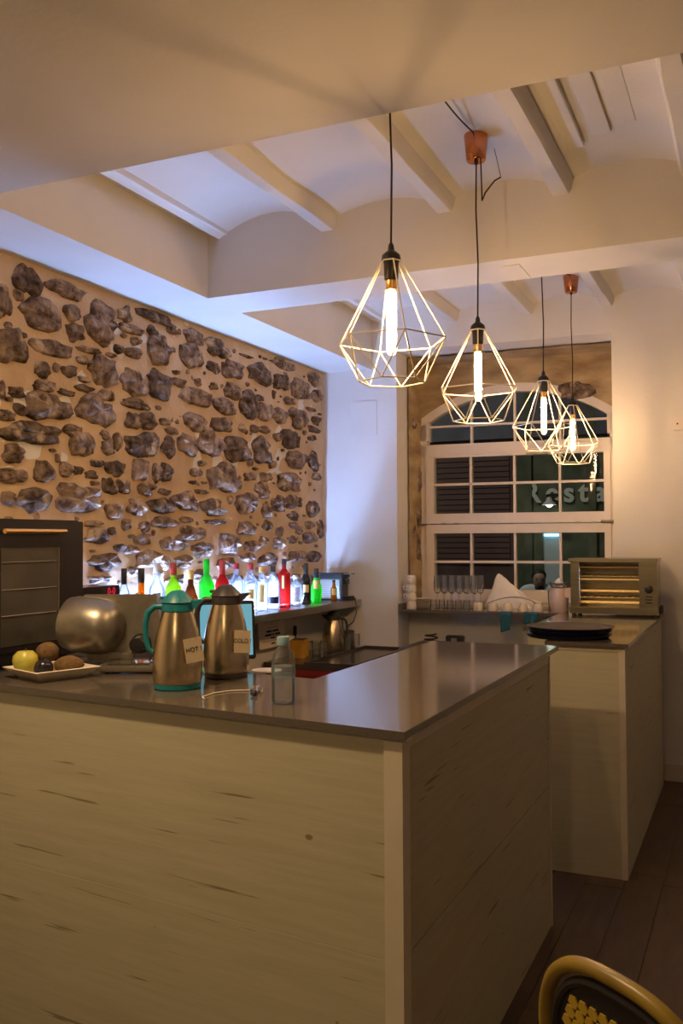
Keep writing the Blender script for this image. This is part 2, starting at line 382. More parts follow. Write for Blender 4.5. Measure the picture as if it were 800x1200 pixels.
# ---- left wall: stones set in mortar above, plaster below
ny, nz = 190, 76
V = []; Fc = []
for k in range(nz+1):
    for i in range(ny+1):
        y = 1.9+4.29*i/ny; z = 1.07+1.72*k/nz
        V.append((XL-.004+nn(y*2.2, z*2.2, 0)*.014+nn(y*9, z*9, 4)*.011+nn(y*24, z*24, 8)*.003, y, z))
        if k and i: a = k*(ny+1)+i; Fc.append((a-ny-2, a-ny-1, a, a-1))
wl = obj('wall_left', V, Fc, 'mortar', None, True); wl['kind'] = 'structure'
MB().box(-3.15, -2.92, -3.2, 6.9, 0, 3.4).build('masonry_core', 'plaster', wl)
MB().box(-2.93, -2.885, 1.9, 6.19, 0, 1.075).build('plaster_dado', 'plaster', wl)
STONES = "3117,2698,85,66 2979,2571,37,68 3197,2556,128,72 3072,2617,29,26 3379,2716,117,35 3416,2619,52,40 3439,2533,52,43 3633,2609,118,113 3809,2696,48,38 3871,2632,98,25 3907,2578,45,22 3775,2513,34,24 3889,2514,63,28 4074,2737,144,37 4113,2572,102,78 4055,2664,38,26 3023,2384,81,69 3092,2448,26,12 3280,2425,140,37 3546,2465,86,15 3515,2410,62,20 3642,2379,97,74 3219,2318,48,34 3403,2340,51,28 3516,2318,42,14 3890,2365,107,66 4114,2388,107,81 3237,2245,72,27 3381,2237,58,15 3069,2192,44,23 3508,2276,61,18 3670,2263,66,26 3917,2253,118,28 2976,2192,15,36 4202,2706,20,18 3309,2344,14,20 3708,2470,33,11 3268,2153,146,63 3603,2180,128,75 3088,2120,38,23 3001,2086,55,25 3881,2160,67,44 4018,2176,70,45 3187,2023,167,50 3434,2064,59,35 3499,2009,76,48 3052,1922,57,39 3660,2066,41,24 3676,2005,53,40 3756,2039,30,43 3972,2048,166,61 4193,2056,50,52 4163,2192,45,20 3323,1925,11,20 3236,1851,61,50 3046,1825,88,34 3376,1872,43,35 3460,1880,38,23 3612,1923,56,18 3738,1907,76,37 3939,1917,73,61 4089,1904,43,54 4183,1916,50,52 3549,1865,39,21 3690,1816,63,37 3798,1821,57,38 4000,1820,70,31 4163,1808,54,17 3016,1732,43,32 3176,1729,106,50 3465,1744,158,75 3736,1701,59,42 3904,1726,76,47 4124,1729,107,43 3581,1826,32,13 3581,1630,63,15 3605,1574,88,41 3830,1626,39,32 3711,1595,29,21 3977,1619,55,28 4134,1643,98,29 3874,1569,27,11 3770,1515,42,21 3865,1503,53,22 3964,1552,73,28 4174,1528,50,40 3662,1448,122,42 4029,1451,122,45 3630,1361,80,18 3883,1389,53,27 4243,2703,46,21 4466,2706,100,46 4704,2689,114,51 4412,2589,103,64 4649,2568,71,35 4881,2597,127,56 5215,2625,141,76 5051,2706,80,8 5557,2739,172,55 5510,2615,116,54 5799,2602,151,68 6024,2717,89,47 6066,2595,72,47 4268,2477,31,13 4295,2421,73,24 4484,2450,28,25 4660,2456,41,22 4881,2458,102,49 4466,2368,149,49 4768,2352,122,52 5077,2399,108,95 5215,2465,63,17 5635,2498,80,26 5314,2381,87,49 5487,2380,107,50 5774,2400,133,68 6057,2417,63,31 4455,2222,115,52 4744,2233,121,45 4983,2247,39,27 5144,2257,48,24 5271,2264,72,24 4233,2148,61,21 5453,2236,45,32 5658,2239,129,63 6020,2343,89,23 5985,2278,70,19 5986,2487,71,15 5403,2513,18,29 4386,2089,94,57 4618,2113,134,75 4923,2112,141,73 5241,2126,106,80 5745,2105,156,63 5083,2041,34,30 5392,2046,45,28 6001,2117,71,66 6053,2004,81,27 4473,1937,61,24 4767,1921,159,90 4533,1994,34,15 5094,1951,68,27 5162,2002,28,10 5312,1960,72,28 5631,1943,159,59 5240,1866,85,48 4444,1878,33,12 4369,1760,138,54 4652,1736,117,57 5034,1776,126,70 4533,1827,68,15 5474,1784,106,50 5700,1813,122,44 5998,1770,88,62 5677,1709,97,29 5297,1743,58,49 4379,1662,75,15 4203,1644,70,26 4683,1657,130,16 4433,1587,147,39 5047,1623,113,40 5311,1643,72,31 5677,1643,80,22 5961,1654,78,27 5482,1598,53,32 5774,1607,66,30 5961,1562,122,42 4316,1533,63,35 4853,1530,106,65 5114,1509,95,34 5253,1535,51,34 5473,1527,83,39 4544,1489,113,49 5059,1439,94,27 4347,1426,84,36 5724,1429,130,44 5994,1424,141,38 5338,1416,131,42 4803,1409,98,32 4164,1425,39,34 5644,1548,64,29 6103,1625,45,62 4846,1790,25,26 4264,1329,92,29 4521,1342,78,37 4877,1303,101,39 5113,1293,95,34 5396,1295,104,42 5706,1268,97,44 5941,1258,104,46"
KEEP = []
for s, e in enumerate(STONES.split()):
    y, z, a, b = [int(q)/1000 for q in e.split(',')]
    if z+b > 2.77: b = max(.02, 2.77-z)
    if y+a > 6.165: a = max(.015, 6.165-y)
    V, Fc = stone_mesh(a*1.03, b*1.03, min(.013+.26*min(a, b), .036), s+11)
    flat_stone('stone', V, Fc, wl, (XL-.002, y, z)); KEEP.append((y, z, a, b))
rc = random.Random(21); cnt = 0
while cnt < 95:
    y, z = rc.uniform(2.9, 6.14), rc.uniform(1.25, 2.74); a, b = rc.uniform(.010, .032), rc.uniform(.007, .018)
    if any(abs(y-k[0]) < (a+k[2])*1.05 and abs(z-k[1]) < (b+k[3])*1.05 for k in KEEP): continue
    KEEP.append((y, z, a, b)); cnt += 1; V, Fc = stone_mesh(a, b, .008, 400+cnt, 9); flat_stone('stone', V, Fc, wl, (XL-.002, y, z))
# ---- walls outside the picture that close the room
wr = MB().box(2.6, 2.75, -3.2, 6.9, 0, 3.4).build('wall_right', 'plaster'); wr['kind'] = 'structure'
wf = MB().box(-3.1, 2.7, -3.3, -3.15, 0, 3.4).build('wall_front', 'plaster'); wf['kind'] = 'structure'
# ---- window: fanlight and two hinged sashes
wn = struct('window_1', (-2.333, 6.784, 0), B2)
U = [0, .378, .708, 1.040]
def frame_bars(mb, boxes, y0, y1):
    for (u0, u1, z0, z1) in boxes: mb.box(u0, u1, y0, y1, z0, z1)
    return mb
fr = MB()
frame_bars(fr, [(-.03, .03, 1.05, 2.42), (1.395, 1.50, 1.05, 2.45), (-.03, 1.5, 2.186, 2.270), (-.03, 1.5, 1.05, 1.078)], -.03, .07)
# arched head
for i in range(32):
    u0 = -.03+1.53*i/32; u1 = -.03+1.53*(i+1)/32
    P = [(u0, arch(u0)-.0), (u1, arch(u1)), (u1, arch(u1, .075)), (u0, arch(u0, .075))]
    fr.prism(P, -.03, .07)
fr.prism([(-.03, 2.30), (.048, 2.30), (.048, arch(.048)+.01), (-.03, arch(-.03)+.02)], -.03, .07); fr.prism([(1.377, 2.30), (1.5, 2.30), (1.5, arch(1.5)+.02), (1.377, arch(1.377)+.01)], -.03, .07)
fr.build('frame', 'pvc', wn)
def pane(parent, poly, y=.02, dz=0):
    cx = sum(p[0] for p in poly)/len(poly); cz = sum(p[1] for p in poly)/len(poly)
    o = MB().prism([(p[0]-cx, p[1]-cz) for p in poly], -.002, .002).build('pane', 'pane', parent, loc=(cx, y, cz)); o.rotation_euler.z = dz; return o
fan = MB(); frame_bars(fan, [(.048, 1.377, 2.403, 2.419)]+[(u-.009, u+.009, 2.27, arch(u)) for u in U[1:]], .0, .035)
fan = fan.build('fanlight', 'pvc', wn)
ue = [.046]+U[1:]+[1.378]
for i in range(4):
    u0, u1 = ue[i]+.008, ue[i+1]-.008
    pane(fan, [(u0, 2.268), (u1, 2.268), (u1, 2.404), (u0, 2.404)])
    pane(fan, [(u0, 2.418), (u1, 2.418)]+[(u1+(u0-u1)*k/8, arch(u1+(u0-u1)*k/8)+.004) for k in range(9)])
def sash(z0, g0, zm, g1, z1, turn):
    mb = MB(); frame_bars(mb, [(.03, .092, z0, z1), (1.352, 1.398, z0, z1), (.092, 1.352, z0, g0), (.092, 1.352, g1, z1)], -.05, .03)
    frame_bars(mb, [(.092, 1.352, zm-.009, zm+.009)]+[(u-.009, u+.009, g0, g1) for u in U[1:]], -.035, .015)
    s = mb.build('sash', 'pvc', wn); e = [.092]+U[1:]+[1.352]
    for i in range(4):
        for a, b in ((g0, zm), (zm, g1)): pane(s, [(e[i]+.007, a), (e[i+1]-.007, a), (e[i+1]-.007, b), (e[i]+.007, b)], -.01, R(turn))
    return s
s1 = sash(1.664, 1.74, 1.962, 2.166, 2.183, 3.0); s2 = sash(1.08, 1.168, 1.374, 1.59, 1.657, 1.2)
for u in (.17, .27, 1.17, 1.28): MB().box(u-.02, u+.02, -.056, -.046, 1.655, 1.668).build('hinge', 'aluminium', s1)
MB().tube([(-.10, -.06, 1.655), (.04, -.06, 1.66)], .007).build('latch', 'aluminium', s1); MB().tube([(1.33, -.06, 1.668), (1.44, -.06, 1.664)], .012).build('latch', 'aluminium', s1)
MB().box(.80, .96, -.056, -.045, 2.168, 2.180).build('vent_slot', 'aluminium', s1)
# ================================================================ BAR COUNTER
bar = thing('bar_counter', 'long bar counter clad in pale bleached wood laminate with dark stone top', 'counter', (-.753, 2.036, 0))
c3, s3 = math.cos(B3), math.sin(B3)
def fp(u, v): return (-u*c3-v*s3, -u*s3*1.0+v*c3)     # u leftwards along the front, v inwards
fx = lambda u, v: (-u*c3 - v*s3, -u*s3 + v*c3)
Lf = 2.17; top = 1.10; th = .019
poly = [(0, 0), fx(Lf, 0), (fx(Lf, 0)[0], .98), (-.60, .75), (-.572, .75), (-.572, 1.87), (0, 1.87)]
poly = [(0, 0), (-.004, 1.87), (-.553, 1.87), (-.553, .66), (fx(Lf, 0)[0], .93), fx(Lf, 0)]
mb = MB().prism(poly, top-th, top, 'z'); mb.build('countertop', 'slab', bar)
# laminate boards: two tiers on the front, two on the side, corner posts and rails
def front_board(name, u0, u1, z0, z1, v0, v1, m):
    P = [fx(u0, v0), fx(u1, v0), fx(u1, v1), fx(u0, v1)]; return MB().prism(P, z0, z1, 'z').build(name, m, bar)
front_board('panel', .062, Lf, .556, 1.072, .016, .034, 'laminate'); front_board('panel', .062, Lf, .0, .5535, .016, .034, 'laminate')
front_board('seam_strip', .062, Lf, .5535, .556, .0165, .03, 'trim_white'); front_board('rail', .0, Lf, 1.072, top-th, .018, .036, 'trim_white'); front_board('post', .012, .0615, 0, 1.072, .012, .05, 'trim_white')
def side_board(name, y0, y1, z0, z1, m, x0=-.034, x1=-.016): return MB().box(x0, x1, y0, y1, z0, z1).build(name, m, bar)
side_board('panel', .045, 1.715, .563, 1.046, 'laminate'); side_board('panel', .045, 1.715, 0, .5605, 'laminate')
side_board('rail', .045, 1.715, 1.048, top-th, 'trim_white', -.036, -.014); side_board('post', 1.717, 1.732, 0, top-th, 'trim_white', -.036, -.012)
MB().prism([fx(.07, .035), fx(Lf, .035), (fx(Lf, 0)[0], .90), (-.50, .63), (-.50, 1.80), (-.04, 1.80), (-.04, .06)], 0, top-th-.002, 'z').build('carcass', 'laminate', bar)
# ================================================================ FAR COUNTER
fc = thing('end_counter', 'short counter by the back wall with dark top under the toaster oven', 'counter', (-.55, 4.384, 0))
MB().prism([(-.36, -.022), (.018, -.022), (.018, 1.80), (-.60, 1.80), (-.60, .58), (-.36, .58)], 1.05, 1.068, 'z').build('countertop', 'slab', fc)
MB().box(-.34, -.028, 0, .018, 0, 1.026).build('panel', 'laminate', fc); MB().box(-.34, -.028, 0, .018, 1.028, 1.05).build('rail', 'trim_white', fc)
MB().box(-.0275, .0, -.003, .03, 0, 1.05).build('post', 'trim_white', fc)
MB().box(-.018, .0, .031, 1.79, 0, 1.05).build('panel', 'laminate', fc)
MB().box(-.34, -.02, .02, 1.79, 0, 1.049).box(-.58, -.34, .60, 1.79, 0, 1.049).build('carcass', 'laminate', fc)
# window shelf
ws = thing('window_shelf', 'grey stone shelf filling the window niche and holding the glassware', 'shelf', (-.522, 6.27, 1.03), B2)
MB().box(-1.80, -.33, -.03, .55, 0, .02, bev=.003).build('board', 'slab', ws); MB().box(-1.80, -1.78, -.025, .25, .02, .06).build('upstand', 'slab', ws)
# ================================================================ BACK BAR ALONG THE STONE WALL
wk = thing('back_bar_unit', 'red fronted back bar unit with dark framed worktop', 'cabinet', (-2.565, 5.69, 0))
MB().box(-.30, .30, -.48, .475, .0, .735).build('body', 'red_panel', wk)
MB().box(-.305, .325, -.50, .48, .737, .770).build('worktop', 'dark_top', wk); MB().box(-.300, .318, -.495, -.47, .70, .735).build('front_edge', 'red_panel', wk)
MB().box(-.02, .325, -.50, -.475, .770, .785).box(.300, .325, -.475, .48, .770, .785).box(-.02, .300, .455, .48, .770, .785).box(-.02, .005, -.475, .455, .770, .785).build('rim', 'dark_top', wk)
lw = thing('low_work_counter', 'low dark topped work counter under the bottle shelf', 'counter', (-2.60, 4.15, 0))
MB().box(-.27, .30, -1.0, .30, 0, .70).build('body', 'trim_white', lw); MB().box(-.28, .32, -1.01, .31, .70, .73).build('worktop', 'dark_top', lw)
sh = thing('bottle_shelf', 'long grey wall shelf of liquor bottles below the stone wall', 'shelf', (-2.909, 4.6, 1.07))
MB().box(.022, .305, -1.56, 1.57, 0, .045, bev=.002).build('board', 'steel_grey', sh)
ls = MB().box(-.006, .006, -1.12, 1.08, 0, .006).build('light_strip', 'led', sh, loc=(.0335, 0, .0398))
# ================================================================ BOTTLES
def bottle(y, h, r, gm, shape='std', cap='black_plastic', capf=.2, label=None, txt='', x=-2.745, sx=1):
    b = thing('liquor_bottle', txt, 'bottle', (x, y, 1.115), random.uniform(-.3, .3), 'liquor bottles on the lit shelf')
    nr = min(.0145, r*.42); hb = {'std': .56, 'round': .42, 'tall': .60, 'flare': .46, 'square': .68}[shape]*h; hs = {'std': .72, 'round': .66, 'tall': .76, 'flare': .72, 'square': .76}[shape]*h
    cz = h*(1-capf)
    if shape == 'round': P = [(r*.62, 0), (r*.9, h*.08), (r, h*.22), (r*.97, h*.36), (r*.75, h*.48), (nr*1.1, h*.58), (nr, cz)]
    elif shape == 'flare': P = [(r*.78, 0), (r*.82, .006), (r, hb*.9), (r*.92, hb), (nr*1.5, hs*.92), (nr, hs), (nr, cz)]
    else: P = [(r*.94, 0), (r, .006), (r, hb), (r*.93, hb+(hs-hb)*.35), (nr*1.5, hs-.006), (nr, hs+.012), (nr, cz)]
    n = 4 if shape == 'square' else 18
    m = Matrix.Rotation(R(45), 4, 'Z') if shape == 'square' else None
    k = 1.25 if shape == 'square' else 1
    MB().lathe([(a*k if a > nr*1.2 else a, z) for a, z in P], n, m).build('glass_body', gm, b, n > 4)
    MB().lathe([(nr*1.12, cz-.004), (nr*1.16, cz), (nr*1.16, h-.004), (nr*1.0, h)], 14).build('cap', cap, b, True)
    if label:
        lm, z0, z1, wd = label; V = []; Fc = []
        for i in range(9):
            a = R(-62)+(-wd/2+wd*i/8); rr = r*1.025*(.96 if shape == 'square' else 1)
            for z in (z0*h, z1*h): V.append((rr*math.cos(a), rr*math.sin(a), z))
            if i: Fc.append((2*i-2, 2*i, 2*i+1, 2*i-1))
        obj('label', V, Fc, lm, b, True).rotation_euler.z = -b.rotation_euler.z
    return b
bottle(3.60, .301, .028, 'liquor_clear', 'std', 'black_plastic', .24, None, 'clear bottle with tall black cap beside the red digit display')
bottle(3.735, .297, .037, 'g_amber', 'round', 'black_plastic', .22, ('amber_label', .12, .3, 1.2), 'round orange amber bottle with black cap')
bottle(3.865, .319, .040, 'liquor_clear', 'std', 'white_label', .14, ('white_label', .14, .46, 1.9), 'clear spirit bottle with pale cap and large white label')
bottle(4.01, .315, .040, 'g_lime', 'std', 'cap_red', .18, ('amber_label', .16, .46, 1.6), 'lime green bottle with dark red cap and yellow label')
bottle(4.17, .274, .042, 'g_brown', 'flare', 'gold', .16, ('white_label', .10, .34, 1.6), 'squat brown bottle with flared shoulders and pale label')
bottle(4.325, .330, .042, 'g_green', 'std', 'g_green', .22, ('navy', .18, .36, 1.2), 'deep green bottle with green capsule next to a red one')
bottle(4.49, .322, .041, 'g_red', 'std', 'cap_red', .24, ('navy', .20, .38, 1.2), 'ruby red bottle with red capsule beside the deep green one')
bottle(4.645, .299, .042, 'liquor_clear', 'tall', 'cap_red', .10, ('white_label', .2, .45, 1.2), 'clear spirit bottle with short red cap')
bottle(4.81, .295, .041, 'liquor_clear', 'tall', 'cap_red', .12, ('gold', .28, .48, 1.0), 'clear spirit bottle with dark red cap and gold band label')
bottle(4.945, .270, .042, 'liquor_clear', 'tall', 'gold', .12, ('gold', .20, .60, .75), 'clear spirit bottle with gold cap and tall narrow gold label')
bottle(5.09, .271, .040, 'liquor_clear', 'tall', 'black_plastic', .13, ('navy', .14, .30, 1.9), 'clear spirit bottle with black cap and dark low label')
bottle(5.24, .311, .033, 'g_red', 'square', 'black_plastic', .10, ('amber_label', .40, .66, 1.0), 'square shouldered red bottle with black cap and cream label')
bottle(5.395, .200, .036, 'liquor_clear', 'square', 'white_label', .09, ('white_label', .12, .62, 1.5), 'short square clear bottle with white label')
bottle(5.55, .275, .034, 'bottle_black', 'std', 'black_plastic', .3, ('gold', .30, .48, 1.2), 'black bottle with long black neck and small gold label')
bottle(5.71, .236, .041, 'g_bright', 'flare', 'black_plastic', .26, ('gold', .42, .66, 1.0), 'glowing bright green bottle with dark cap')
bottle(5.815, .203, .034, 'liquor_clear', 'std', 'cap_blue', .10, None, 'clear bottle with blue cap behind the amber flask', -2.80)
bottle(5.90, .150, .022, 'g_amber', 'std', 'black_plastic', .08, ('amber_label', .3, .6, 1.4), 'small amber flask standing next to the coffee machine', -2.70)
# ================================================================ COFFEE MACHINE
cm = thing('coffee_machine', 'small capsule coffee machine with black head and ribbed metal side', 'coffee machine', (-2.755, 6.045, 1.115))
MB().box(-.10, .135, -.055, .065, 0, .012, bev=.003).build('base', 'black_plastic', cm)
mb = MB().box(-.10, .06, -.05, .06, .012, .15, bev=.006)
body = mb.build('body', 'aluminium', cm)
for k in range(9): MB().box(-.098, .058, -.056, -.05, .022+k*.0138, .030+k*.0138).build('rib', 'steel_grey', body)
MB().box(-.11, .09, -.058, .068, .150, .195, bev=.012).build('head', 'black_plastic', cm)
MB().box(-.06, .14, -.03, .04, .183, .193, bev=.003).build('lever', 'aluminium', cm); MB().box(.06, .10, -.015, .025, .115, .15).build('spout', 'black_plastic', cm)
MB().box(.06, .13, -.04, .05, .012, .030, bev=.003).build('drip_tray', 'black_plastic', cm); MB().box(.062, .075, -.05, .06, .012, .15).build('front_panel', 'dark_plastic', cm)
pc = thing('power_cable', 'black power cable looping down from the coffee machine', 'cable', (-2.592, 6.02, 1.12)); MB().tube([(.0, .0, .01), (.012, -.01, -.03), (.02, -.02, -.09), (.01, -.05, -.15), (-.02, -.08, -.18)], .004).build('cable', 'black_plastic', pc, True); MB().lathe([(.006, -.004), (.006, .016)], 8).build('cable_end', 'black_plastic', pc)
# ================================================================ DISPLAY BOX, OVEN
dc = thing('display_box', 'black box with a red glowing digit display behind the slicer', 'display', (-2.72, 3.22, 1.115))
MB().box(-.10, .06, -.16, .24, 0, .230, bev=.004).build('case', 'oven_black', dc)
text('digits', '0-0', .042, 'red_digits', dc, (.0625, .175, .205), (R(90), 0, R(90)))
ov = thing('countertop_oven', 'black countertop oven with horizontal handle and brown glass door', 'oven', (-2.62, 2.60, 1.10))
MB().box(-.24, .245, -.20, .245, .02, .527, bev=.006).build('case', 'oven_black', ov)
dr = MB().box(.246, .262, -.195, .242, .06, .522, bev=.003).build('door', 'oven_black', ov)
MB().box(.262, .2645, -.185, .105, .085, .425).build('glass', 'oven_glass', dr)
for z in (.19, .28, .375): MB().tube([(.2665, -.185, z), (.2665, .085, z)], .0018, 6).build('rack_line', 'steel', dr)
MB().tube([(.2665, .10, .085), (.2665, .10, .425)], .0015, 6).build('glass_edge', 'steel', dr)
MB().tube([(.285, -.19, .483), (.285, .115, .483)], .009, 10).tube([(.262, .09, .483), (.285, .09, .483)], .006).build('handle', 'brass', dr)
for x in (-.2, .2):
    for y in (-.16, .2): MB().lathe([(.018, 0), (.015, .021)], 12).build('foot', 'black_plastic', ov, True, (x, y, 0))
# ================================================================ MEAT SLICER
ms = thing('meat_slicer', 'grey metal meat slicer with round blade guard and black knob', 'slicer', (-2.045, 2.635, 1.10), YAW)
MB().box(-.03, .205, -.13, .06, .008, .030, bev=.006).build('base', 'aluminium', ms)
MB().box(.0, .14, -.115, -.02, .030, .034, bev=.001).build('tray', 'oven_glass', ms)
MB().prism([(-.05, .055), (.13, .055), (.150, .07), (.108, .257), (-.12, .257), (-.10, .10)], .03, .075, 'y').build('gauge_plate', 'aluminium', ms)
MB().prism([(.1505, .055), (.178, .062), (.142, .262), (.1095, .257)], -.01, .075, 'y').build('side_plate', 'aluminium', ms)
mt = Matrix.Translation((-.082, .0, .152)) @ Matrix.Rotation(R(-14), 4, 'Z') @ Matrix.Rotation(R(96), 4, 'Y')
prof = [(.0, -.102), (.070, -.100), (.090, -.088), (.097, -.06), (.098, .0), (.094, .045), (.080, .082), (.052, .102), (.0, .108)]
MB().lathe(prof, 32, mt).build('blade_guard', 'aluminium', ms, True)
mk = Matrix.Translation((.085, -.012, .088)) @ Matrix.Rotation(R(90), 4, 'X') @ Matrix.Rotation(0, 4, 'Z')
MB().lathe([(.022, -.05), (.034, -.045), (.034, -.02), (.030, -.02), (.028, .03), (.024, .036), (.0, .038)], 22, mk).build('knob', 'black_plastic', ms, True)
MB().box(-.10, .06, .0, .05, .030, .058, bev=.006).build('foot_block', 'aluminium', ms)
MB().tube([(.12, -.02, .03), (.14, -.03, .055), (.17, -.02, .052), (.19, .0, .03), (.2, .02, .045), (.205, .04, .03)], .0025).build('cable', 'black_plastic', ms)
for x in (0, .18): MB().lathe([(.012, 0), (.012, .009)], 10).build('foot', 'black_plastic', ms, False, (x, -.1, 0)); MB().lathe([(.012, 0), (.012, .009)], 10).build('foot', 'black_plastic', ms, False, (x, .04, 0))
# ================================================================ FRUIT PLATE
fpz = thing('square_plate', 'square cream plate with flared sides carrying fruit', 'plate', (-2.125, 2.405, 1.10), R(-20))
def sq(r, z): return [(-r, -r, z), (r, -r, z), (r, r, z), (-r, r, z)]
V = sq(.075, 0)+sq(.115, .034)+sq(.110, .036)+sq(.070, .006); Fc = [(3, 2, 1, 0), (12, 13, 14, 15)]
for k in range(3): Fc += [(k*4+i, k*4+(i+1) % 4, k*4+4+(i+1) % 4, k*4+4+i) for i in range(4)]
obj('dish', V, Fc, 'ceramic', fpz)
def fruit(name, label, loc, r, m, sx=1, sz=1, rz=0, ap=False):
    t = thing(name, label, 'fruit', loc, rz, 'fruit on the square plate')
    if ap:
        P = [(0, .004-r*.9), (r*.35, -r*.93), (r*.8, -r*.6), (r, 0), (r*.93, r*.45), (r*.6, r*.8), (r*.25, r*.84), (0, r*.70)]
        MB().lathe([(a, z) for a, z in P], 20).build('flesh', m, t, True); MB().tube([(0, 0, r*.68), (.002, .001, r*1.02)], .0018).build('stem', 'kiwi', t)
    else: MB().ball((0, 0, 0), r*sx, r, r*sz, 16, 10, .06, loc[0]).build('flesh', m, t, True); MB().ball((r*sx*.97, 0, 0), .004, .004, .004, 6, 4).build('stem', 'hair', t)
    return t
fruit('apple', 'yellow green apple on the square plate', (-2.203, 2.368, 1.152), .042, 'apple', ap=True)
fruit('kiwi_fruit', 'brown kiwi resting on top of the other fruit', (-2.172, 2.438, 1.178), .034, 'kiwi', 1.15, .95, R(20))
fruit('plum', 'dark purple plum in front of the kiwis', (-2.112, 2.352, 1.137), .031, 'plum')
fruit('kiwi_fruit', 'long brown kiwi lying at the plate rim', (-2.07, 2.425, 1.140), .033, 'kiwi', 1.5, .95, R(25))
fruit('plum', 'small dark red plum behind the long kiwi', (-2.125, 2.455, 1.132), .024, 'g_red')
# ================================================================ VACUUM JUGS
def jug(loc, rz, lidm, label, word, base_ring, h, base=None, name='vacuum_jug', card_side=True):
    j = thing(name, label, 'jug', loc, rz)
    k = h/.297
    P = [(.066, .016), (.0715, .018), (.074, .03), (.075, .075), (.072, .125), (.064, .17), (.053, .21), (.0455, .235)]
    MB().lathe([(.066, 0), (.071, .003), (.071, .017), (.066, .018)], 32).build('base_ring', base_ring, j, True)
    MB().lathe([(a, z*k) for a, z in P], 40).build('body', 'steel', j, True)
    L0 = .235*k
    lid = MB().lathe([(.046, L0-.004), (.049, L0), (.047, L0+.022), (.050, L0+.026), (.043, L0+.036), (.028, L0+.052), (.018, L0+.060), (.0, L0+.062)], 28).build('lid', lidm, j, True)
    MB().prism([(.03, L0+.004), (.050, L0+.004), (.078, L0+.031), (.070, L0+.034), (.03, L0+.030)], -.018, .018, 'y').build('spout', lidm, lid)
    MB().box(-.055, -.01, -.010, .010, L0+.034, L0+.043, bev=.003).build('thumb_lever', lidm, lid)
    MB().tube([(-.044, 0, L0+.012), (-.070, 0, L0+.012), (-.090, 0, L0-.006), (-.098, 0, L0-.04), (-.097, 0, L0-.08), (-.090, 0, L0-.115), (-.076, 0, L0-.128), (-.068, 0, L0-.128)], [.010, .010, .010, .009, .008, .008, .007, .005], 10).build('handle', lidm, j, True)
    if word:
        c = MB().box(-.028, .028, -.0006, .0006, -.036, .036).build('tag_card', 'card', j); c.location = (.060, -.066, .122); c.rotation_euler = (R(-6), R(-7 if word[0] == 'H' else 4), R(28))
        text('lettering', word, .0185, 'ink', c, (0, -.0012, .002), (R(90), 0, 0))
        MB().tube([(.050, -.045, .15), (.053, -.057, .158), (.058, -.066, .152)], .0008, 5).build('tag_string', 'paper', j)
    return j
jug((-1.613, 2.378, 1.10), YAW, 'teal', 'steel vacuum jug with teal lid, handle and base', 'HOT !', 'teal', .297)
jug((-1.594, 2.631, 1.10), YAW, 'dark_plastic', 'steel vacuum jug with dark brown lid on the bar', 'COLD !', 'dark_plastic', .305)
j3 = jug((-2.668, 5.812, .7705), YAW+R(180), 'dark_plastic', 'steel vacuum jug with dark lid on the red fronted unit', None, 'dark_plastic', .285)
# ================================================================ WATER BOTTLE
def water_bottle(loc, label, s=1.0, capc='clear_blue', lab=True):
    b = thing('water_bottle', label, 'bottle', loc)
    P = [(.026, 0), (.033, .004), (.0345, .012), (.0335, .03), (.0345, .045), (.0335, .06), (.0345, .072), (.0345, .115), (.0335, .125), (.031, .138), (.024, .152), (.0165, .162), (.0145, .166), (.0145, .172)]
    MB().lathe([(a*s, z*s) for a, z in P], 24).build('bottle_body', 'clear', b, True)
    MB().lathe([(.0325*s, .004*s), (.0325*s, .085*s), (0, .086*s)], 20).build('water', 'clear_blue', b, True)
    MB().lathe([(.0345*s+.0005, .074*s), (.0345*s+.0008, .076*s), (.0345*s+.0008, .106*s), (.0345*s+.0005, .108*s)], 24).build('label', 'bottle_label' if lab else 'cap_blue', b, True)
    MB().lathe([(.0185*s, .168*s), (.0185*s, .190*s), (.016*s, .193*s)], 20).build('cap', capc, b, True); return b
tinted('bottle_label', (.86, .94, .96), .25, .08, .22, (.65, .78, .82))
pm('cap_pale_blue', (.20, .33, .38), None, 12, .4)
water_bottle((-1.191, 2.267, 1.10), 'small clear water bottle with pale blue cap on the bar', .95, 'cap_pale_blue')
# tablet
tb = thing('tablet_screen', 'tablet screen with light blue display standing behind the jugs', 'tablet', (-1.735, 2.87, 1.10), YAW+R(14))
t1 = MB().box(-.105, .105, -.006, .006, .02, .232, bev=.004).build('case', 'black_plastic', tb); t1.rotation_euler.x = R(-12)
MB().box(-.094, .094, -.0075, -.0062, .034, .218).build('display', 'screen', t1)
MB().box(-.06, .06, -.05, .07, 0, .012, bev=.004).build('stand', 'black_plastic', tb); MB().prism([(-.012, .01), (.0, .01), (-.012, .14), (-.022, .14)], -.02, .02, 'x').build('stand_arm', 'black_plastic', tb, loc=(0, .055, 0))
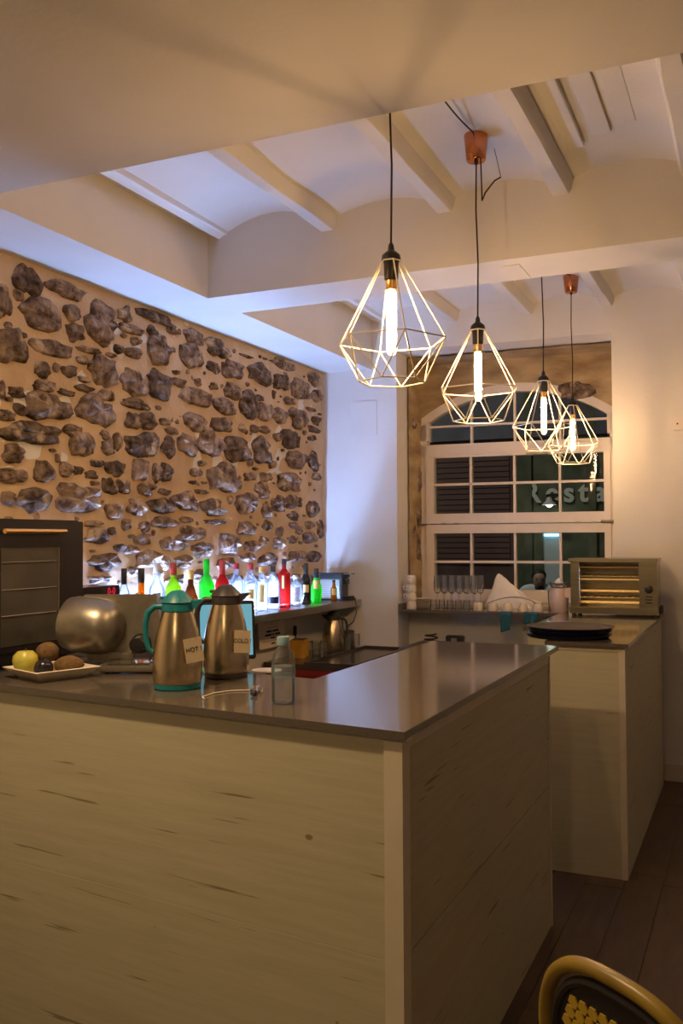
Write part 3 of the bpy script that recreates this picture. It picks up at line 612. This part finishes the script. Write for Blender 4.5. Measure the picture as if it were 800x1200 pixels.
# napkin and bottle opener on the bar
nk = thing('paper_doily', 'round white paper doily beside the dark lidded jug', 'doily', (-1.535, 2.80, 1.10)); P = [(.05*(1+.04*(i % 2))*math.cos(i*math.pi/16), .05*(1+.04*(i % 2))*math.sin(i*math.pi/16)) for i in range(32)]; MB().prism(P, 0, .004, 'z').build('sheet', 'white_fabric', nk)
op = thing('corkscrew', 'waiter corkscrew with a thin white cord in front of the water bottle', 'corkscrew', (-1.345, 2.395, 1.10), R(115))
MB().tube([(-.055, 0, .009), (.0, .004, .011), (.05, 0, .009)], [.006, .008, .006], 8).build('handle', 'steel', op, True)
MB().tube([(.05, 0, .009), (.065, .012, .008), (.045, .022, .006), (.0, .018, .006)], .0035, 6).build('lever', 'steel', op)
MB().tube([(-.055, .0, .008), (-.062, .010, .007), (-.07, .0, .006)], .006, 6).build('blade', 'black_plastic', op); MB().tube([(-.03+.0025*k*1.0, -.012+.003*math.sin(k*1.2), .006+.003*math.cos(k*1.2)) for k in range(24)], .0012, 5).build('screw', 'steel', op)
MB().tube([(.03, .02, .003), (.02, .08, .003), (-.02, .125, .003), (-.085, .15, .003), (-.12, .14, .003)], .0015, 6).build('cord', 'paper', op)
# ================================================================ SMALL THINGS ON THE BACK BAR
mn = thing('menu_sheet', 'cream printed sheet hung on the wall under the bottle shelf', 'sheet', (-2.845, 5.255, .963))
MB().box(-.0015, .0015, -.172, .172, -.104, .104).build('paper', 'paper', mn).rotation_euler.y = R(-4)
mb = MB(); rr = random.Random(3)
for z, ws_, hh in ((.09, [.03], .003), (.066, [.06, .03, .10], .012), (.045, [.015], .006), (.024, [.13], .002), (.000, [.07, .08], .012), (-.022, [.09, .02, .07], .012), (-.043, [.06], .009), (-.060, [.28], .002), (-.078, [.05], .009)):
    tot = sum(ws_)+.012*(len(ws_)-1); y = -tot/2
    for q in ws_: mb.box(.0055, .0062, y, y+q, z-hh/2, z+hh/2); y += q+.012
pr = mb.build('print', 'ink', mn); pr.rotation_euler.y = R(-4)
yb = thing('yellow_carton', 'open yellow carton beside the stacked glasses', 'carton', (-2.78, 5.52, .7705), R(15)); MB().box(-.05, .05, -.075, .075, 0, .115).build('box', 'yellow_box', yb); MB().prism([(-.05, .115), (-.048, .115), (-.075, .150), (-.077, .149)], -.075, .075, 'y').build('flap', 'paper', yb); MB().box(-.045, .045, -.07, .07, .1152, .1165).build('opening', 'kiwi', yb)
def tumbler(loc, r, h, label, group=None, name='tumbler', m='clear', cat='glass', flip=False):
    t = thing(name, label, cat, loc, 0, group); P = [(r*.78, 0), (r*.80, .004), (r, h), (r*.96, h), (r*.76, .008), (0, .008)]
    if flip: P = [(a, h-z) for a, z in P][::-1]
    MB().lathe(P, 16).build('glass_wall', m, t, True); return t
for i, (x, y) in enumerate(((-2.72, 5.66), (-2.64, 5.60), (-2.76, 5.74))):
    tumbler((x, y, .7705), .036, .085, 'clear tumbler next to the yellow carton', 'tumblers by the carton')
for i, (x, y) in enumerate(((-2.75, 5.96), (-2.60, 5.90))): tumbler((x, y, .7705), .034, .12, 'clear tumbler between the steel jug and the tin', 'tumblers by the tin')
tn = thing('steel_tin', 'small steel milk tin with side handle on the red fronted unit', 'tin', (-2.655, 6.03, .7705)); MB().lathe([(.052, 0), (.054, .003), (.054, .125), (.056, .13), (.050, .128), (.048, .01), (0, .01)], 24).build('can', 'steel_grey', tn, True); MB().tube([(.054, .0, .11), (.085, .01, .11), (.085, .01, .03), (.054, 0, .03)], .006).build('handle', 'steel_grey', tn)
water_bottle((-2.77, 6.10, .7705), 'large clear water bottle in the corner by the white wall', 1.45, 'cap_pale_blue', False)
pg = thing('wall_plug', 'black plug on a hanging cable below the bottle shelf', 'plug', (-2.872, 5.62, .93)); MB().box(-.0, .02, -.014, .014, -.035, .035, bev=.006).build('plug_body', 'black_plastic', pg); MB().tube([(.012, 0, -.03), (.02, .01, -.075), (.03, .06, -.10), (.04, .12, -.085), (.05, .16, -.09)], .004).build('cable', 'black_plastic', pg)
nb = thing('navy_case', 'dark navy case on the low work counter', 'case', (-2.60, 4.30, .73)); MB().box(-.08, .08, -.1, .1, 0, .07, bev=.006).build('case_body', 'navy', nb); MB().box(-.082, .082, -.102, .102, .05, .055).build('seam', 'black_plastic', nb)
# ================================================================ WINDOW SHELF THINGS
SZ = 1.0505
def wsp(u, v): return (-.522+u*math.cos(B2)-v*math.sin(B2), 6.27+u*math.sin(B2)+v*math.cos(B2))
def goblet(u, v, label, group):
    x, y = wsp(u, v); t = thing('stem_glass', label, 'glass', (x, y, SZ), 0, group)
    MB().lathe([(.004, .105), (.018, .112), (.026, .14), (.0265, .18), (.023, .235), (.022, .235), (.025, .18), (.0, .112)], 14).build('bowl', 'clear', t, True)
    MB().lathe([(.004, .006), (.004, .106)], 8).build('stem', 'clear', t, True); MB().lathe([(.030, 0), (.030, .002), (.004, .007)], 14).build('foot', 'clear', t, True)
for k in range(6): goblet(-1.565+k*.0545, .15, 'stem glass in the front row before the window', 'stem glasses, front row')
for k in range(6): goblet(-1.54+k*.0545, .225, 'stem glass in the second row, against the window', 'stem glasses, second row')
for k in range(5):
    x, y = wsp(-1.57+k*.060, .07); tumbler((x, y, SZ), .026, .07, 'small upturned glass at the shelf edge below the stem glasses', 'small glasses at the shelf edge', 'shot_glass', flip=True)
def cup(x, y, z, label, group, s=1.0):
    t = thing('coffee_cup', label, 'cup', (x, y, z), random.uniform(0, 6), group)
    MB().lathe([(.033*s, 0), (.034*s, .004), (.033*s, .03*s), (.028*s, .050*s), (.024*s, .055*s), (0, .055*s)], 18).build('bowl', 'ceramic', t, True)
    MB().tube([(.033*s, 0, .015*s), (.052*s, 0, .018*s), (.052*s, 0, .035*s), (.028*s, 0, .042*s)], .004*s, 6).build('handle', 'ceramic', t, True)
for k in range(5):
    x, y = wsp(-1.245+k*.104, .05); cup(x, y, SZ, 'upturned white coffee cup in the row by the juicer', 'upturned cups by the juicer')
for k in range(4):
    x, y = wsp(-1.735, .07); cup(x, y, SZ+k*.0595, ['lowest cup of the cup tower by the niche side', 'second cup up in the cup tower by the niche side', 'third cup up in the cup tower by the niche side', 'topmost cup of the cup tower by the niche side'][k], 'cup tower', 1.08)
for k in range(5):
    x, y = wsp(-1.665, .12); t = thing('saucer', 'white saucer in the low stack beside the cup tower', 'saucer', (x, y, SZ+k*.015), 0, 'stacked saucers'); MB().lathe([(.03, 0), (.032, .002), (.06, .011), (.061, .013), (.034, .005), (0, .005)], 20).build('dish', 'ceramic', t, True)
# crumpled cloth
x, y = wsp(-1.09, .36); cl = thing('crumpled_cloth', 'crumpled white cloth bag lying behind the cups', 'cloth', (x, y, SZ), B2)
V = []; Fc = []; nu, nv = 22, 12
for k in range(nv+1):
    for i in range(nu+1):
        s, t = i/nu, k/nv; hgt = .245*max(0, 1-abs((s-.22)/(.25 if s < .22 else .80)))**.8*math.sin(math.pi*min(1, max(0, t)))**.5
        V.append((-.15+.32*s+nn(s*4, t*4, 2)*.02, -.06+.15*t, hgt+nn(s*7, t*7, 6)*.018*(hgt > .02)+.001))
        if k and i: a = k*(nu+1)+i; Fc.append((a-nu-2, a-nu-1, a, a-1))
obj('fabric', V, Fc, 'white_fabric', cl, True)
rk = thing('wire_rack_tray', 'dark arched wire tray behind the white cups', 'tray', (*wsp(-1.01, .16), SZ), B2); mb = MB()
for k in range(3): mb.tube([(-.19+.38*i/12, -.03+.03*k, .045+.045*math.sin(math.pi*i/12)) for i in range(13)], .004, 6)
mb.build('rails', 'aluminium', rk)
for x in (-.187, .187): MB().tube([(x, -.03, 0), (x, -.03, .047), (x, .03, .047), (x, .03, 0)], .004, 6).build('leg', 'aluminium', rk)
ju = thing('citrus_juicer', 'pale pink citrus juicer with clear cone on the window shelf', 'juicer', (*wsp(-.69, .06), SZ), B2)
MB().lathe([(.050, 0), (.053, .004), (.053, .16), (.050, .166)], 28).build('body', 'juicer_body', ju, True); MB().lathe([(.052, .166), (.066, .185), (.068, .20), (.060, .19), (.02, .18), (0, .18)], 28).build('bowl', 'clear', ju, True)
MB().lathe([(.034, .182), (.030, .20), (.018, .222), (.0, .232)], 12).build('cone', 'white_label', ju); MB().box(.03, .085, -.03, .03, .10, .165, bev=.006).build('spout_block', 'juicer_body', ju); MB().tube([(.05, 0, .13), (.095, 0, .125), (.10, 0, .11)], .008).build('spout', 'juicer_body', ju)
for k in range(3): tumbler((*wsp(-.76+.075*(k % 2), .20+.07*k), SZ), .03, .14, 'tall clear glass behind the juicer', 'tall glasses behind the juicer', 'tall_glass')
# hanging cloths and lower ledge things
for (u, w2, h2, lab) in ((-1.03, .075, .12, 'teal cloth hanging from the window shelf edge'), (-.86, .10, .06, 'short teal cloth hanging by the end counter')):
    t = thing('hanging_cloth', lab, 'cloth', (*wsp(u, -.042), 1.052), B2); V = []; Fc = []
    for k in range(9):
        for i in range(9): 
            q = k/8; V.append((-w2/2+w2*i/8*(1-.15*q), .006*math.sin(i*1.9)*q+(.012 if k == 0 else 0)-.003, -h2*q-(.02*q*(1-i/8)))); 
            if k and i: a = k*9+i; Fc.append((a-10, a-9, a, a-1))
    obj('fabric', V, Fc, 'teal_cloth', t, True).modifiers.new('thick', 'SOLIDIFY').thickness = .003
uw = thing('undercounter_machine', 'low steel machine below the window shelf', 'machine', (-1.72, 5.93, 0)); MB().box(-.42, .42, -.25, .25, 0, .84, bev=.006).build('cabinet', 'steel_grey', uw); MB().box(-.40, .40, -.256, -.25, .1, .80).build('door', 'steel_grey', uw)
kb = thing('black_card_terminal', 'small black terminal on the low steel machine', 'terminal', (-1.86, 6.03, .8405)); MB().box(-.06, .06, -.03, .03, 0, .055, bev=.006).build('case', 'black_plastic', kb); MB().box(-.02, .02, -.032, -.03, .015, .04).build('screen', 'aluminium', kb)
kc = thing('cable_coil', 'loose dark cable coil on the low steel machine', 'cable', (-2.03, 6.03, .8405)); MB().tube([(.05*math.cos(i*.5)*(1-.01*i), .03*math.sin(i*.5), .006+.0022*i) for i in range(26)], .006, 6).build('cable', 'cord_brown', kc, True)
# ================================================================ TOASTER OVEN, TRAYS
to = thing('toaster_oven', 'stainless bar toaster oven with warm gleaming racks by the right wall', 'toaster oven', (-.80, 5.97, 1.068), R(1.5))
m_ = 'toaster_steel'
MB().box(-.262, .262, -.125, .17, .015, .055).build('base', m_, to); MB().box(-.27, .262, -.13, .175, .332, .355, bev=.002).build('top_plate', m_, to)
MB().box(-.258, -.205, -.11, .17, .055, .332).build('side_post', m_, to); MB().box(.150, .255, -.12, .17, .055, .332).build('control_panel', m_, to); MB().box(-.205, .15, .15, .17, .055, .332).build('back_plate', m_, to)
MB().lathe([(.022, 0), (.024, .004), (.020, .022), (0, .024)], 20, Matrix.Translation((.205, -.12, .17)) @ Matrix.Rotation(R(90), 4, 'X')).build('knob', 'black_plastic', to, True)
for k in range(3): MB().box(.185, .225, -.1225, -.12, .085+k*.018, .093+k*.018).build('vent_slot', 'black_plastic', to)
for z in (.08, .15, .22, .30):
    for y in (-.08, 0, .08): MB().tube([(-.205, y, z), (.15, y, z)], .004 if y else .006, 8).build('heating_rod', 'warm_reflection' if (y == 0 and z in (.15, .22, .08)) else 'heater', to)
mb = MB()
for z in (.115, .245):
    for k in range(9): mb.tube([(-.19+k*.042, -.11, z), (-.19+k*.042, .13, z)], .0025, 6)
    mb.tube([(-.2, -.11, z), (.148, -.11, z)], .004, 6); mb.tube([(-.2, .13, z), (.148, .13, z)], .004, 6)
mb.build('wire_rack', 'heater', to); MB().tube([(-.20, -.125, .075), (-.20, -.13, .31)], .004).build('door_rod', 'steel', to)
for x in (-.24, .24):
    for y in (-.10, .15): MB().lathe([(.014, 0), (.014, .016)], 10).build('foot', 'black_plastic', to, False, (x, y, 0))
MB().box(.262, .285, -.10, -.03, .02, .075, bev=.005).build('side_grip', 'black_plastic', to)
for k, (m, lab, r, z0) in enumerate((('navy', 'dark blue round tray at the bottom of the stack by the toaster oven', .205, 0), ('navy', 'dark blue round tray in the middle of the stack by the toaster oven', .198, .0185), ('navy_top', 'brown black round tray lying on the blue trays', .205, .037))):
    t = thing('round_tray', lab, 'tray', (-.842+.006*k, 4.59-.004*k, 1.0682+z0), 0, 'stacked round trays')
    MB().lathe([(r*.90, 0), (r*.93, .002), (r, .015), (r*1.01, .0165), (r*.985, .0165), (r*.91, .006), (0, .006)], 44).build('tray_dish', m, t, True); MB().lathe([(r*1.012, .0160), (r*1.018, .0175), (r*1.0, .0180), (r*.985, .0165)], 44).build('rim', m, t, True)
# ================================================================ PENDANT LAMPS
def pendant(i, y, label, ztop, canopy, rot, x=-.975):
    t = thing('cage_pendant_lamp', label, 'pendant lamp', (x, y, 0), 0, 'wire cage pendant lamps')
    so = MB().lathe([(.004, 2.418), (.008, 2.41), (.010, 2.395), (.018, 2.388), (.027, 2.380), (.029, 2.366), (.022, 2.358), (.021, 2.31), (.018, 2.306)], 20).build('socket', 'black_plastic', t, True)
    MB().lathe([(.016, 2.306), (.017, 2.30), (.0165, 2.282), (.014, 2.278)], 16).build('brass_collar', 'brass', so, True)
    bu = MB().lathe([(.010, 2.279), (.0155, 2.268), (.0155, 2.105), (.012, 2.090), (.0, 2.084)], 16).build('bulb', 'clear', t, True); MB().lathe([(.0, 2.274), (.009, 2.268), (.009, 2.105), (.0, 2.095)], 12).build('filament', 'bulb_glow', bu, True)
    if canopy:
        cz = ztop
        cn = MB().lathe([(.034, cz-.105), (.038, cz-.100), (.0475, cz-.004), (.047, cz)], 28).build('canopy', 'copper', t, True)
        MB().lathe([(.006, cz-.118), (.009, cz-.104)], 10).build('strain_relief', 'cord_brown', cn); zc = cz-.11
    else:
        zc = ztop; MB().tube([(0, 0, ztop+.05), (0, 0, ztop+.02), (.010, 0, ztop+.008), (0, 0, ztop-.002), (-.009, 0, ztop+.006)], .003, 6).build('hook', 'brass', t)
    MB().tube([(0, 0, 2.415), (.003, .002, 2.415+(zc-2.415)*.35), (-.003, 0, 2.415+(zc-2.415)*.7), (0, 0, zc)], .0032, 8).build('cord', 'cord_brown', t, True)
    A, Bm, Cb = [], [], []
    for k in range(6):
        a = rot+k*math.pi/3; A.append(Vector((.030*math.cos(a), .030*math.sin(a), 2.362))); Bm.append(Vector((.162*math.cos(a), .162*math.sin(a), 2.128)))
        c = a+math.pi/6; Cb.append(Vector((.098*math.cos(c), .098*math.sin(c), 2.008)))
    mb = MB(); r = .0023
    for k in range(6):
        j = (k+1) % 6
        for p, q in ((A[k], Bm[k]), (Bm[k], Bm[j]), (Bm[k], Cb[k]), (Bm[j], Cb[k]), (Cb[k], Cb[j]), (A[k], A[j])): mb.tube([p, q], r, 6)
    mb.build('wire_cage', 'wire', t, True)
    return t
P1 = pendant(1, 2.512, 'cage pendant lamp hung at the edge of the lowered ceiling, lit', 3.085, False, R(4), -.96)
P2 = pendant(2, 3.492, 'cage pendant lamp below the copper cup before the cross beam', 3.135, True, R(46))
P3 = pendant(3, 4.78, 'cage pendant lamp with bare cord rising behind the cross beam', 3.11, False, R(20), -.988)
P4 = pendant(4, 5.74, 'cage pendant lamp below the copper cup nearest the window', 3.165, True, R(50), -1.01)
def swag(p, a, b, sag):
    A_, B_ = Vector(a), Vector(b); MB().tube([A_.lerp(B_, k/12)-Vector((0, 0, sag*math.sin(math.pi*k/12))) for k in range(13)], .0032, 6).build('swag_cord', 'cord_brown', p, True)
swag(P2, (0, 0, 3.135), (.010, -.80, 3.10), .03); swag(P4, (0, 0, 3.165), (.02, -.775, 3.14), .04)
MB().tube([(.018, .0, 3.03), (.020, 0, 2.97), (.022, .0, 2.87), (.035, .0, 2.90), (.07, .01, 2.945), (.095, .01, 2.955)], .003, 6).build('loose_cord', 'cord_brown', P2, True)
MB().tube([(.095, .01, 2.955), (.06, .05, 3.09)], .0012, 5).build('hanger_wire', 'cord_brown', P2)
# ================================================================ WALL BOX
wbx = thing('wall_detector', 'small white detector box high on the white wall', 'detector', (-.43, 6.265, 2.275), B2); MB().box(-.035, .05, -.03, 0, -.04, .04, bev=.005).build('case', 'pvc', wbx); MB().lathe([(.006, 0), (.006, .002)], 10, Matrix.Translation((-.012, -.03, .0)) @ Matrix.Rotation(R(90), 4, 'X')).build('eye', 'black_plastic', wbx)
# ================================================================ BISTRO CHAIRS
def chair(loc, rz, label):
    c = thing('bistro_chair', label, 'chair', loc, rz, 'cane bistro chairs')
    Wd, Ht, z0 = .205, .89, .44
    def archp(ins, n=28, zb=z0):
        P = [(-Wd+ins, 0, zb)]; rr = .20-ins*.6
        x1, zt = Wd-ins, Ht-ins
        P += [(-x1, 0, zb+(zt-rr-zb)*.5)]
        for k in range(n+1):
            a = math.pi-math.pi*k/n; sx = math.copysign(abs(math.cos(a))**.72, math.cos(a)); P.append((sx*x1, 0, zt-rr+rr*abs(math.sin(a))**.9))
        P += [(x1, 0, zb+(zt-rr-zb)*.5), (x1, 0, zb)]
        return P
    lean = lambda P: [(x, y-(z-.44)*.16, z) for x, y, z in P]
    MB().tube(lean(archp(.012)), .013, 10).build('back_frame', 'yellow_cane', c, True)
    MB().tube(lean(archp(.036)), .009, 8).build('inner_frame', 'black_cane', c, True)
    pan = archp(.044); pz = [(p[0], p[2]) for p in pan]; mb = MB().prism(pz, -.003, .003, 'y'); mb.V = [Vector((v.x, v.y-(v.z-.44)*.16, v.z)) for v in mb.V]
    back = mb.build('back_panel', 'black_cane', c)
    mb = MB()
    for r in range(16):
        for q in range(13):
            x = -.138+q*.0225+(.011 if r % 2 else 0); z = .49+r*.0205
            if abs(x) > .135 or ((x/.138)**4+(max(0, z-.62)/.200)**4) > 1: continue
            P = [(x-.0125, z), (x-.005, z+.0125), (x+.006, z+.0125), (x+.0105, z+.002), (x+.005, z-.0085), (x-.005, z-.0085)]
            for s in (-1, 1): mb.prism(P, s*.0032-.44*0, s*.006, 'y')
    mb.V = [Vector((v.x, v.y-(v.z-.44)*.16, v.z)) for v in mb.V]
    wv = mb.build('back_weave', 'yellow_weave', c); wv['kind'] = 'stuff'
    st = [(.205*math.copysign(abs(math.cos(a))**.7, math.cos(a)), .21+.205*math.copysign(abs(math.sin(a))**.7, math.sin(a))) for a in [2*math.pi*k/32 for k in range(32)]]
    seat = MB().prism(st, .435, .455, 'z').build('seat', 'black_cane', c); MB().tube([(x, y, .445) for x, y in st], .013, 8, closed=True).build('seat_rim', 'yellow_cane', seat, True)
    for x, y, sp in ((-.19, .02, -.03), (.19, .02, -.03), (-.18, .38, .02), (.18, .38, .02)): MB().tube([(x, y, .44), (x*1.05, y+sp, 0)], .013, 10).build('leg', 'yellow_cane', c, True)
    MB().tube([(-.185, .03, .22), (.185, .03, .22)], .008).tube([(-.185, .38, .22), (.185, .38, .22)], .008).build('stretcher', 'black_cane', c)
    return c
chair((-.160, 1.522, 0), R(-38), 'yellow and black woven bistro chair beside the bar corner')
chair((-.006, 2.835, 0), R(-38), 'yellow cane bistro chair standing further along the room')
# ================================================================ STREET OUTSIDE THE WINDOW
g = obj('floor_street', [(-12, 7.1, -.05), (6, 7.1, -.05), (6, 16, -.05), (-12, 16, -.05)], [(0, 1, 2, 3)], 'floor_gap'); g['kind'] = 'structure'
wsr = struct('wall_street', (0, 12.5, 0)); MB().box(-2.36, 5, 0, .3, -.05, 6).build('facade', 'facade_green', wsr); MB().box(-12, -3.0, 0, .3, -.05, 6).build('facade', 'facade_brown', wsr); MB().box(-12, 5, -.05, 0, 2.92, 6).build('upper_facade', 'facade_upper', wsr); MB().box(-3.0, -2.36, 0, .3, 1.62, 6).build('facade', 'facade_green', wsr); MB().box(-3.0, -2.62, 0, .3, -.05, 1.62).build('facade', 'facade_green', wsr)
MB().box(-2.62, -2.36, .05, .10, -.05, 1.62).build('doorway_back', 'shirt', wsr); MB().box(-2.60, -2.38, .0, .04, 1.575, 1.61).build('door_light', 'doorway_light', wsr)
for x in (-2.80, -1.95): MB().box(x-.05, x+.05, -.06, 0, -.05, 6).build('pilaster', 'facade_green', wsr)
for k in range(22):
    MB().box(-4.6, -3.06, -.03, -.005, 1.2+k*.075, 1.262+k*.075).build('shutter_slat', 'shutter', wsr)
sg = thing('street_sign', 'raised sign lettering reading Restaurant on the building outside', 'sign', (-2.90, 12.478, 2.15))
xx = 0
for ch, wdt in zip('Restaurant', (.30, .24, .21, .17, .25, .26, .21, .25, .26, .17)):
    text('letter', ch, .37, 'sign_letter', sg, (xx+wdt/2, 0, 0), (R(90), 0, 0), .015, .010); xx += wdt
slp = thing('reflected_lamp', 'small bell shaped lamp outside the window standing in for a reflection', 'lamp', (-2.46, 12.18, 1.97)); MB().lathe([(.015, .12), (.03, .115), (.045, .07), (.10, .015), (.095, .015), (.04, .062), (.0, .10)], 20).build('shade', 'pvc', slp, True); MB().ball((0, 0, .03), .045, .045, .045).build('bulb', 'reflected_bulb', slp, True); MB().tube([(0, 0, .115), (0, .1, .14), (0, .25, .13)], .012).build('arm', 'black_plastic', slp)  # solid glowing stand-in for a lamp reflected in the glass
# seated person
pe = thing('person', 'person in a pale shirt sitting outside beyond the window', 'person', (-2.25, 10.53, 0), R(15))
def skin(name, verts, edges, radii, m, root=0, lvl=2):
    me = bpy.data.meshes.new(name); me.from_pydata(verts, edges, []); o = bpy.data.objects.new(name, me); COL.objects.link(o); o.parent = pe; me.materials.append(MATS[m])
    o.modifiers.new('skin', 'SKIN'); 
    for v, r in zip(me.skin_vertices[0].data, radii): v.radius = r if isinstance(r, tuple) else (r, r)
    me.skin_vertices[0].data[root].use_root = True
    s = o.modifiers.new('sub', 'SUBSURF'); s.levels = lvl; s.render_levels = lvl
    return o
BV = [(0, 0, .42), (0, .01, .60), (0, .01, .78), (0, 0, .935), (0, -.01, .975), (0, -.02, 1.02), (0, -.025, 1.10), (0, -.02, 1.16),
      (-.16, 0, .925), (-.21, -.03, .62), (-.14, -.22, .52), (-.12, -.30, .50), (.16, 0, .925), (.21, -.03, .62), (.14, -.22, .52), (.12, -.30, .50),
      (-.10, -.05, .40), (-.11, -.40, .40), (-.11, -.38, .04), (-.11, -.50, -.0), (.10, -.05, .40), (.11, -.40, .40), (.11, -.38, .04), (.11, -.50, -.0)]
BE = [(0, 1), (1, 2), (2, 3), (3, 4), (4, 5), (5, 6), (6, 7), (3, 8), (8, 9), (9, 10), (10, 11), (3, 12), (12, 13), (13, 14), (14, 15), (0, 16), (16, 17), (17, 18), (18, 19), (0, 20), (20, 21), (21, 22), (22, 23)]
BR = [(.15, .11), (.14, .10), (.155, .10), (.10, .08), .052, (.075, .085), (.08, .09), (.055, .06), .062, .045, .034, .03, .062, .045, .034, .03, .085, .065, .045, .035, .085, .065, .045, .035]
skin('body', BV, BE, BR, 'skin')
skin('shirt', [(0, 0, .46), (0, .01, .60), (0, .01, .80), (0, 0, .955), (-.18, 0, .955), (-.225, -.03, .72), (.18, 0, .955), (.215, -.03, .70)], [(0, 1), (1, 2), (2, 3), (3, 4), (4, 5), (3, 6), (6, 7)], [(.165, .12), (.155, .115), (.17, .115), (.115, .09), .075, .06, .075, .06], 'shirt')
MB().ball((0, .025, 1.125), .084, .085, .075, 16, 10, .05).build('hair', 'hair', pe, True)
hd = MB()
for x in (-.03, .03): hd.ball((x, -.112, 1.085), .011, .006, .007, 8, 6)
hd.ball((0, -.108, 1.005), .026, .008, .008, 8, 6).build('face_features', 'hair', pe, True); MB().prism([(-.014, 1.045), (.014, 1.045), (.006, 1.085), (-.006, 1.085)], -.128, -.10, 'y').build('nose', 'skin', pe)
MB().ball((0, -.06, .985), .06, .055, .035, 12, 8).build('beard', 'hair', pe, True)
bn = thing('street_bench', 'plain bench under the person sitting outside', 'bench', (-2.25, 10.55, -.05), R(15)); MB().box(-.6, .6, -.2, .22, .33, .37).build('bench_seat', 'shutter', bn)
for x in (-.5, .5): MB().box(x-.03, x+.03, -.18, .2, 0, .33).build('leg', 'shutter', bn)
